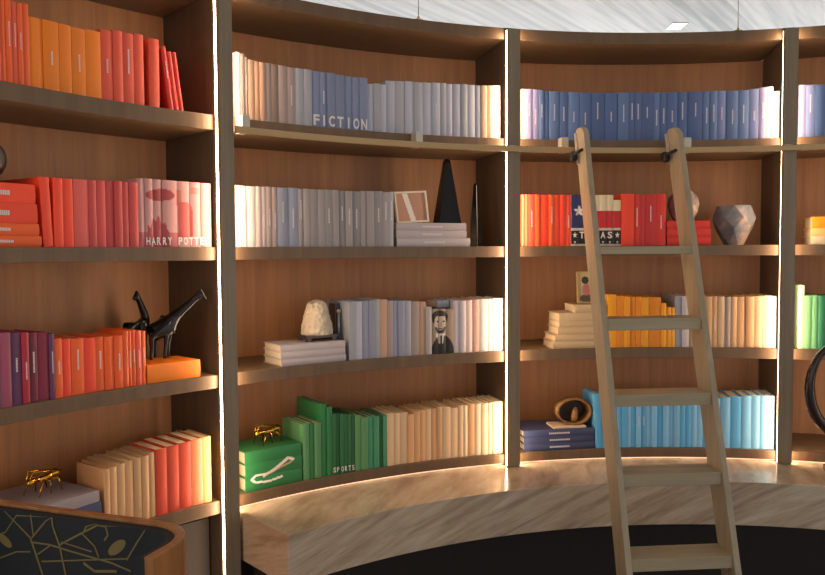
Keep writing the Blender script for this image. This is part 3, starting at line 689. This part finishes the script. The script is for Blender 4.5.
def art_k(u, v):
    if ell(u, v, 0.45, 0.75, 0.22, 0.13) < 1: return (70, 56, 44)
    if ell(u, v, 0.5, 0.42, 0.26, 0.2) < 1: return (190, 120, 110)
    if ell(u, v, 0.5, 0.12, 0.4, 0.14) < 1: return (96, 84, 60)
    return (206, 180, 132)
frame('photo_frame', 'small gold framed picture standing on the cream pile behind the ladder', 577, 596, 272, 304, z33, R + 0.085, 0.006, plain('gold_frame', (206, 170, 110), 0.35, 0.3), art_k, 0.1)
# gold insects
def insect(px0, px1, z, r, label, s=1.0, rz=0.0):
    b0 = on((px0 + px1) / 2, z, r); L = span(px0, px1, r)
    o = thing('insect_figurine', label, 'figurine', b0 + Vector((0, 0, 0.0008)), -theta(b0) + rz)
    q = lambda x, y, zz: Vector((x * L, y * L, zz * L))
    zz = 0.31
    V = [q(0.0, 0, zz), q(-0.16, 0, zz + .02), q(-0.24, 0, zz + .04), q(-0.38, 0, zz + 0.03), q(-0.47, 0, zz - 0.03), q(0.12, 0, zz + .02), q(0.2, 0, zz + 0.04), q(0.32, 0, zz + 0.07), q(0.43, 0, zz + 0.02)]
    E = [(0, 1), (1, 2), (2, 3), (3, 4), (0, 5), (5, 6), (6, 7), (7, 8)]
    k = L * 0.115
    skin('body', M_GOLD, V, E, [k * .7, k * .5, k * .55, k * 1.05, k * .55, k * .85, k * .45, k * 1.3, k * .5], o, 2)
    for sx, x0 in ((-0.34, -0.12), (-0.02, 0.0), (0.30, 0.12)):
        for sy in (-1, 1):
            mb = MB(); mb.tube([q(x0, 0, zz), q((x0 + sx) / 2, sy * 0.2, zz - 0.02), q(sx, sy * 0.22, 0.014)], [L * .026, L * .022, L * .016], 8); mb.build('leg', M_GOLD, o)
    for sy in (-1, 1):
        mb = MB(); mb.tube([q(-0.43, sy * .03, zz + .03), q(-0.36, sy * .07, zz + 0.24), q(-0.1, sy * .10, zz + 0.20), q(0.40, sy * .12, zz + .10)], L * .016, 8); mb.build('antenna', M_GOLD, o)
    return o
insect(252, 284, z24, R + 0.085, 'small gold insect standing on the green pile', rz=0.2)
insect(22, 66, z14, R + 0.12, 'gold long-legged insect on the large pile behind the chair', rz=0.25)
# black giraffes and the orange box they stand by
ob, zo = pile(1, 2, [(147.5, 200, 17, 'og')], '', 'shelf under the black giraffe', d=0.15)
ob[0][0]['label'] = 'thick orange book lying flat beneath the black giraffe figurine'; del ob[0][0]['group']
GK = 1.15
M_GIR = plain('black_bronze', (26, 20, 18), 0.22, 0.3, noise=0.05)
def giraffe(label, pts, edges, radii, off, feet_z):
    base = on(*off, ); base.z = feet_z + 0.0006
    o = thing('giraffe_figurine', label, 'figurine', base, 0)
    V = []
    for p in pts:
        px, py, r = p; w = P(px, py, r)
        if py is None: w = None
        V.append(w - base)
    skin('body', M_GIR, V, edges, radii, o, 2)
    return o
zb = zo
ra, rb = R + 0.055, R + 0.10
foot = lambda px, r: (px, H / 2 - F * (CAM_M.inverted() @ on(px, zb + 0.0085, r)).y / -(CAM_M.inverted() @ on(px, zb + 0.0085, r)).z, r)
rc = (ra + rb) / 2
pts = [(160, 328, rc), (168, 325, rc), (178, 314, R + .065), (192, 302, R + .045), (201, 293, R + .028), (206.5, 299.5, R + .018), (154, 332, rc),
       (167, 333, ra), (166, 345, ra), foot(164.5, ra), (171, 331, rb), (168.5, 344, rb), foot(168, rb), (151.5, 337, ra), (152, 348, ra), foot(151, ra), (154.5, 336, rb), (155.5, 347, rb), foot(155, rb),
       (200.5, 288.5, R + .028), (149.5, 335, rc)]
ed = [(0, 1), (1, 2), (2, 3), (3, 4), (4, 5), (0, 6), (1, 7), (7, 8), (8, 9), (1, 10), (10, 11), (11, 12), (6, 13), (13, 14), (14, 15), (6, 16), (16, 17), (17, 18), (4, 19)]
ed.append((6, 20)); px_m = 2.3 / F
rad = [9.2, 8.6, 5.6, 3.8, 2.8, 1.4, 8.0, 3.0, 1.9, 1.7, 3.0, 1.9, 1.7, 3.0, 2.0, 1.7, 3.0, 2.0, 1.7, 0.9, 2.0]
giraffe('black giraffe figurine stretching its neck towards the post above the orange book', pts, ed, [v * px_m * GK for v in rad], (160, zb, rc), zb)
zb = ZT[2]
rc, ra, rb = R + 0.235, R + 0.20, R + 0.27
pts = [(132, 328, rc), (143, 326, rc), (146, 318, rc), (140.5, 304, rc), (136.5, 295, rc), (133, 300, rc), (121, 329, rc),
       (144, 338, ra), (145, 352, ra), foot(145, ra), (143, 338, rb), (144, 350, rb), foot(144, rb), (120, 340, ra), (119, 352, ra), foot(119, ra), (121, 340, rb), (121, 352, rb), foot(121, rb), (136.5, 290.5, rc), (116, 333, rc)]
giraffe('black giraffe figurine looking back over the red-orange books', pts, ed, [v * px_m * GK for v in [6.5, 6, 4.2, 3.2, 2.8, 1.4, 6] + rad[7:]], (132, zb, rc), zb)
# round vase on the red pile, faceted pot
def marble(name, c1, c2, c3, sc):
    return streaked(name, c1, c2, (sc, sc, sc * 1.5), 0.5, rot=(0.4, 0.3, 0.2), c3=c3, lo=0.4, hi=0.6)
M_VASE = marble('grey_cream_glaze', (112, 108, 118), (214, 180, 158), (160, 138, 130), 9)
r = R + 0.085; b0 = on(683, z32, r); hv = hgt(683, 190, r, z32); rw = span(668, 699, r) / 2
o = thing('round_vase', 'round grey and cream vase on the red pile half hidden by the ladder', 'vase', b0 + Vector((0, 0, 0.0006)))
mb = MB(); mb.lathe([(rw * .5, 0), (rw * .62, 0.004), (rw * .9, hv * .28), (rw, hv * .52), (rw * .9, hv * .76), (rw * .6, hv * .93), (rw * .42, hv)], 32); mb.build('body', M_VASE, o)
mb = MB(); mb.lathe([(rw * .40, 0), (rw * .46, 0.003), (rw * .40, 0.006)], 24, c=(0, 0, hv)); mb.build('rim', M_VASE, o)
r = R + 0.11; b0 = on(733.5, ZT[1], r); hv = hgt(735, 206, r, ZT[1]); rw = span(713.5, 757, r) / 2
o = thing('faceted_pot', 'faceted grey and cream pot standing alone on the shelf by the post', 'pot', b0 + Vector((0, 0, 0.0006)), 0.3)
mb = MB(); n = 7; lv = [(0.44, 0), (0.86, 0.42), (1.0, 0.68), (0.80, 1.0), (0.68, 1.0), (0.82, 0.7), (0.6, 0.3), (0.1, 0.12)]; vs = []
for j, (k, zz) in enumerate(lv):
    for i in range(n):
        a = 2 * math.pi * (i + (0.5 if j in (1, 3, 4) else 0)) / n; vs.append((rw * k * math.cos(a), rw * k * math.sin(a), hv * zz))
fs = [tuple(range(n))[::-1]]
for j in range(len(lv) - 1):
    sh = 1 if j in (1, 4) else 0
    for i in range(n):
        a, b, c, d = j * n + i, j * n + (i + 1) % n, (j + 1) * n + (i + 1) % n, (j + 1) * n + i
        if j in (0, 2): fs += [(a, b, d), (b, c, d)]
        elif j in (1,): fs += [(a, b, c), (a, c, d)]
        else: fs.append((a, b, c, d))
fs.append(tuple((len(lv) - 1) * n + i for i in range(n)))
mb.add(vs, fs); mb.build('body', marble('stone_glaze', (104, 106, 120), (196, 166, 148), (132, 128, 134), 7), o)
# bronze ring sculpture on a stone plate
r = R + 0.055; b0 = on(567, z34, r); w = span(550, 583, r) / 2
o = thing('ring_sculpture', 'brown agate ring sculpture on a pale stone plate atop navy books', 'sculpture', b0 + Vector((0, 0, 0.0006)), -theta(b0))
mb = MB(); mb.box((-w, -0.035, 0), (w, 0.06, 0.009)); mb.build('plate', plain('pale_stone', (228, 196, 160), 0.5), o, 0.001)
M_AG = streaked('agate_bronze', (86, 54, 26), (176, 124, 66), (20, 20, 20), 0.3)
hr = hgt(575, 397, r + 0.02, z34) - 0.009
def ring(c, ra, rb, ta, tb, tilt, name, mat, k=0.0):
    mb = MB(); n = 40; pts = []; rad = []
    for i in range(n):
        a = 2 * math.pi * i / n
        pts.append(Vector((c[0] + ra * math.cos(a) * math.cos(tilt), c[1] + ra * math.cos(a) * math.sin(tilt), c[2] + rb * math.sin(a)))); rad.append(ta + (tb - ta) * (0.5 + 0.5 * math.cos(a + k)))
    mb.tube(pts, rad, 12, closed=True); return mb.build(name, mat, o, 0)
def band(c, ro, ri, y0, y1, name, mat, squash=1.0, n=40):        # a flat-faced ring with real depth
    mb = MB(); vs = []
    for i in range(n):
        a = 2 * math.pi * i / n; ca, sa = math.cos(a), math.sin(a)
        vs += [(c[0] + ro * ca, y0, c[2] + ro * sa * squash), (c[0] + ri * ca, y0 + 0.006, c[2] + ri * sa * squash), (c[0] + ri * 0.9 * ca, y1, c[2] + ri * 0.9 * sa * squash), (c[0] + ro * 0.96 * ca, y1, c[2] + ro * 0.96 * sa * squash)]
    fs = []
    for i in range(n):
        j = (i + 1) % n
        for k in range(4): fs.append((4 * i + k, 4 * i + (k + 1) % 4, 4 * j + (k + 1) % 4, 4 * j + k))
    mb.add(vs, fs, 0, True); return mb.build(name, mat, o)
ro = span(555.5, 591, r) / 2; sq = hr / 2 / ro
cxr = theta(on(573.3, z34, r)) * r - theta(b0) * r
band((cxr, 0, 0.0092 + hr / 2), ro, ro * 0.86, -0.02, 0.05, 'outer_ring', M_AG, sq)
mb = MB(); mb.add([(cxr + ro * 0.9 * math.cos(a), 0.044 + k, 0.0092 + hr / 2 + ro * 0.9 * sq * math.sin(a)) for k in (0, 0.004) for a in [2 * math.pi * i / 32 for i in range(32)]], [tuple(range(32))[::-1], tuple(range(32, 64))] + [(i, (i + 1) % 32, 32 + (i + 1) % 32, 32 + i) for i in range(32)]); mb.build('dish', streaked('dark_agate', (46, 30, 18), (84, 54, 30), (24, 24, 24), 0.35), o); ro = hr / 2
mb = MB(); mb.tube([(cxr + 0.0, -0.004, 0.0095 + ro * 0.26), (cxr + 0.004, -0.004, 0.0092 + ro * 0.6), (cxr + 0.006, -0.006, 0.0092 + ro * 1.05), (cxr + 0.008, -0.006, 0.0092 + ro * 1.3)], [0.012, 0.014, 0.012, 0.005], 14); mb.build('inner_stem', M_AG, o)
# black hoop, mostly beyond the frame, standing on the bench
r = R - 0.13; zs = BENCH_Z; b0 = on(840, zs, r)
o = thing('hoop_sculpture', 'glossy dark brown hoop sculpture standing on the bench beyond the last post', 'sculpture', b0 + Vector((0, 0, 0.0002)), -theta(b0))
M_HOOP = plain('dark_lacquer', (44, 24, 18), 0.12, noise=0.1)
pc = P(840, 388, r); hz = pc.z - zs; ra_ = span(804, 840, r); rb_ = (P(840, 340, r) - P(840, 436, r)).z / 2
ring((0, 0, hz), ra_ - 0.010, rb_ - 0.01, 0.006, 0.021, 0.15, 'hoop', M_HOOP, 2.36)
mb = MB(); mb.box((-0.05, -0.05, 0), (0.05, 0.05, 0.02)); mb.tube([(0, 0, 0.018), (0, 0, hz - rb_ + 0.012)], 0.009); mb.build('stand', M_HOOP, o)
# dark round vessel at the frame edge
r = R + 0.09; b0 = on(-24, z12, r); hv = hgt(-24, 134, r, z12)
o = thing('dark_vessel', 'dark round vessel on the red pile cut by the photo edge', 'vessel', b0 + Vector((0, 0, 0.0006)))
rw = span(-52, 3.5, r) / 2
mb = MB(); mb.lathe([(rw * max(.3, math.sin(math.pi * i / 24)), hv * (0.5 - 0.5 * math.cos(math.pi * i / 24))) for i in range(25)], 40); mb.build('body', plain('dark_glaze', (40, 24, 24), 0.5), o)

# ------------------------------------------------------------------ tub chair
uu = Vector((0.943, -0.333, 0)); vv = Vector((-0.333, -0.943, 0))
ZR = CAMZ - 0.50
K = PZ(160, 520, ZR); E_ = PZ(186.5, 534, ZR)
# outer corner: on the back line through K and on the arm line through E_
s = (E_ - K).dot(uu); corner = K + uu * (s + 0.014)
CW, CA = 0.60, 0.30
ch = thing('tub_chair', 'wood-shelled tub chair lined in dark fabric with gold branches', 'chair', (corner.x, corner.y, 0), math.atan2(uu.y, uu.x))
# local: x along the back towards the corner (corner at 0,0), y = away from the sitter
def chair_path(off, front):                          # rounded U, inset by off; returns points from one arm end to the other
    rc = 0.10 - off; pts = []
    pts.append((-off, -front))
    for i in range(9):
        a = -0 + math.pi / 2 * i / 8; pts.append((-0.10 + rc * math.cos(a), -0.10 + rc * math.sin(a)))
    for i in range(9):
        a = math.pi / 2 + math.pi / 2 * i / 8; pts.append((-CW + 0.10 + rc * math.cos(a), -0.10 + rc * math.sin(a)))
    pts.append((-CW + off, -front)); return pts
def wall(o0, o1, z0, z1, front):
    a, b = chair_path(o0, front), chair_path(o1, front); n = len(a); mb = MB(); vs = []
    for p, q in zip(a, b): vs += [(*p, z0), (*q, z0), (*q, z1), (*p, z1)]
    fs = [(0, 1, 2, 3), (4 * n - 1, 4 * n - 2, 4 * n - 3, 4 * n - 4)]
    for i in range(n - 1):
        for k in range(4): fs.append((4 * i + k, 4 * i + 4 + k, 4 * i + 4 + (k + 1) % 4, 4 * i + (k + 1) % 4))
    mb.add(vs, fs); return mb
FR = 0.155
M_CHW = streaked('chair_oak', (152, 90, 42), (200, 132, 70), (26, 26, 3), 0.4)
wall(0, 0.018, 0.24, ZR, FR).build('shell', M_CHW, ch, 0.002)
mb = wall(0.0185, 0.034, 0.26, ZR - 0.006, FR - 0.004)
M_CHF = plain('charcoal_fabric', (36, 34, 34), 0.7, noise=0.1); M_GLD = plain('gold_thread', (140, 116, 62), 0.45, 0.2)
lin_o = None
# gold branches on the lining: ribbons on the inner back face
mi = Matrix.Translation(corner.xy.to_3d()) @ Matrix.Rotation(math.atan2(uu.y, uu.x), 4, 'Z'); mii = mi.inverted()
p0 = mi @ Vector((0, -0.0345, 0)); nn = vv
def ribbon(pts, wpx=2.0):
    L = [mii @ PP(15.0 * 0 + x, y, p0, nn) for x, y in pts]
    for a, b in zip(L, L[1:]):
        d = (b - a); d.y = 0
        if d.length < 1e-5: continue
        n = Vector((-d.z, 0, d.x)).normalized() * (wpx * 0.0009); y = -0.0352
        q = [a - n, b - n, b + n, a + n]; q = [Vector((min(v.x, -0.012), y, min(v.z, ZR - 0.008))) for v in q]
        mb.add([q[0], q[1], q[2], q[3]], [(0, 1, 2, 3)], 1)
Cc = lambda pts: [(x * .2788, 415 + y * .2788) for x, y in pts]
for pts, wp in (([(15, 300), (110, 440), (160, 590)], 2.4), ([(90, 300), (110, 350), (120, 430)], 1.8), ([(185, 320), (165, 380), (115, 440)], 1.8), ([(60, 360), (180, 325), (330, 340), (450, 355)], 1.6), ([(185, 330), (190, 400), (215, 470), (240, 590)], 2.2),
               ([(110, 455), (180, 465), (260, 490), (400, 530), (470, 560)], 2.0), ([(215, 465), (300, 420), (350, 395), (380, 400), (388, 430), (375, 450)], 2.0), ([(300, 430), (340, 470), (355, 510)], 1.8), ([(220, 455), (330, 490)], 1.6), ([(345, 335), (310, 400), (295, 430)], 1.6),
               ([(350, 395), (430, 360), (505, 385)], 1.6), ([(-20, 520), (60, 490), (110, 490)], 1.6), ([(150, 525), (300, 520), (460, 515)], 1.6), ([(520, 395), (490, 460), (455, 520)], 1.8), ([(135, 500), (185, 465)], 1.6), ([(-30, 440), (20, 420), (60, 360)], 1.4), ([(300, 530), (340, 560), (420, 560)], 3.0)):
    ribbon(Cc(pts), wp)
for (cx, cy, rx, ry, an) in ((420, 475, 38, 20, -0.7), (18, 450, 34, 14, 0.8)):
    q = []
    for k in range(14):
        a = 2 * math.pi * k / 14; x, y = rx * math.cos(a), ry * math.sin(a)
        v = mii @ PP((cx + x * math.cos(an) - y * math.sin(an)) * .2788, 415 + (cy + x * math.sin(an) + y * math.cos(an)) * .2788, p0, nn); q.append((v.x, -0.0350, min(v.z, ZR - 0.008)))
    mb.add(q, [tuple(range(14))], 1)
mb.build('lining', [M_CHF, M_GLD], ch)
mb = MB(); mb.box((-CW + 0.036, -0.50, 0.34), (-0.036, -0.036, 0.46)); mb.build('seat_cushion', M_CHF, ch, 0.02, 3)
mb = MB(); mb.box((-CW + 0.03, -0.49, 0.30), (-0.03, -0.036, 0.339)); mb.build('seat_frame', M_CHW, ch)
for sx in (-CW + 0.05, -0.05):
    for sy in (-0.46, -0.06):
        mb = MB(); mb.lathe([(0.013, 0), (0.02, 0.299)], 14, c=(sx, sy, 0)); mb.build('leg', M_CHW, ch)

# ------------------------------------------------------------------ ceiling fittings
c = PZ(676.5, 26, CEIL)
o = thing('ceiling_spotlight', 'square white recessed spotlight in the pale ceiling above the ladder bay', 'ceiling light', (c.x, c.y, CEIL))
mb = MB(); s_ = 0.05; b_ = 0.008
for lo, hi in (((-s_, -s_ * 1.5, -.0035), (s_, -s_ * 1.5 + b_, -.0005)), ((-s_, s_ * 1.5 - b_, -.0035), (s_, s_ * 1.5, -.0005)), ((-s_, -s_ * 1.5 + b_, -.0035), (-s_ + b_, s_ * 1.5 - b_, -.0005)), ((s_ - b_, -s_ * 1.5 + b_, -.0035), (s_, s_ * 1.5 - b_, -.0005))): mb.box(lo, hi)
mb.build('trim_frame', plain('white_metal', (240, 240, 238), 0.4), o)
mb = MB(); mb.box((-s_ + b_, -s_ * 1.5 + b_, -.003), (s_ - b_, s_ * 1.5 - b_, -.001)); mb.build('diffuser', plain('lamp_diffuser', (250, 248, 244), 0.4, emit=1.6, ecol=(1, 0.95, 0.88)), o)
for px, yy, lab in ((418.5, 28, 'thin suspension cable rising from the top of the FICTION bay to the ceiling'), (738, 31, 'thin suspension cable rising from the top of the ladder bay to the ceiling')):
    t = TH(px, yy, R + 0.02); b0 = pol(t, R + 0.02, ZCT)
    o = thing('suspension_cable', lab, 'cable', b0, -t)
    mb = MB(); mb.tube([(0, 0, 0.012), (0, 0, CEIL - ZCT - 0.001)], 0.0016, 8); mb.build('wire', plain('steel_wire', (170, 172, 172), 0.4, 0.6), o)
    mb = MB(); mb.box((-0.014, -0.008, 0.0006), (0.014, 0.008, 0.006)); mb.lathe([(0.005, 0.006), (0.005, 0.014), (0.002, 0.018)], 12); mb.build('anchor', M_BRASS, o)
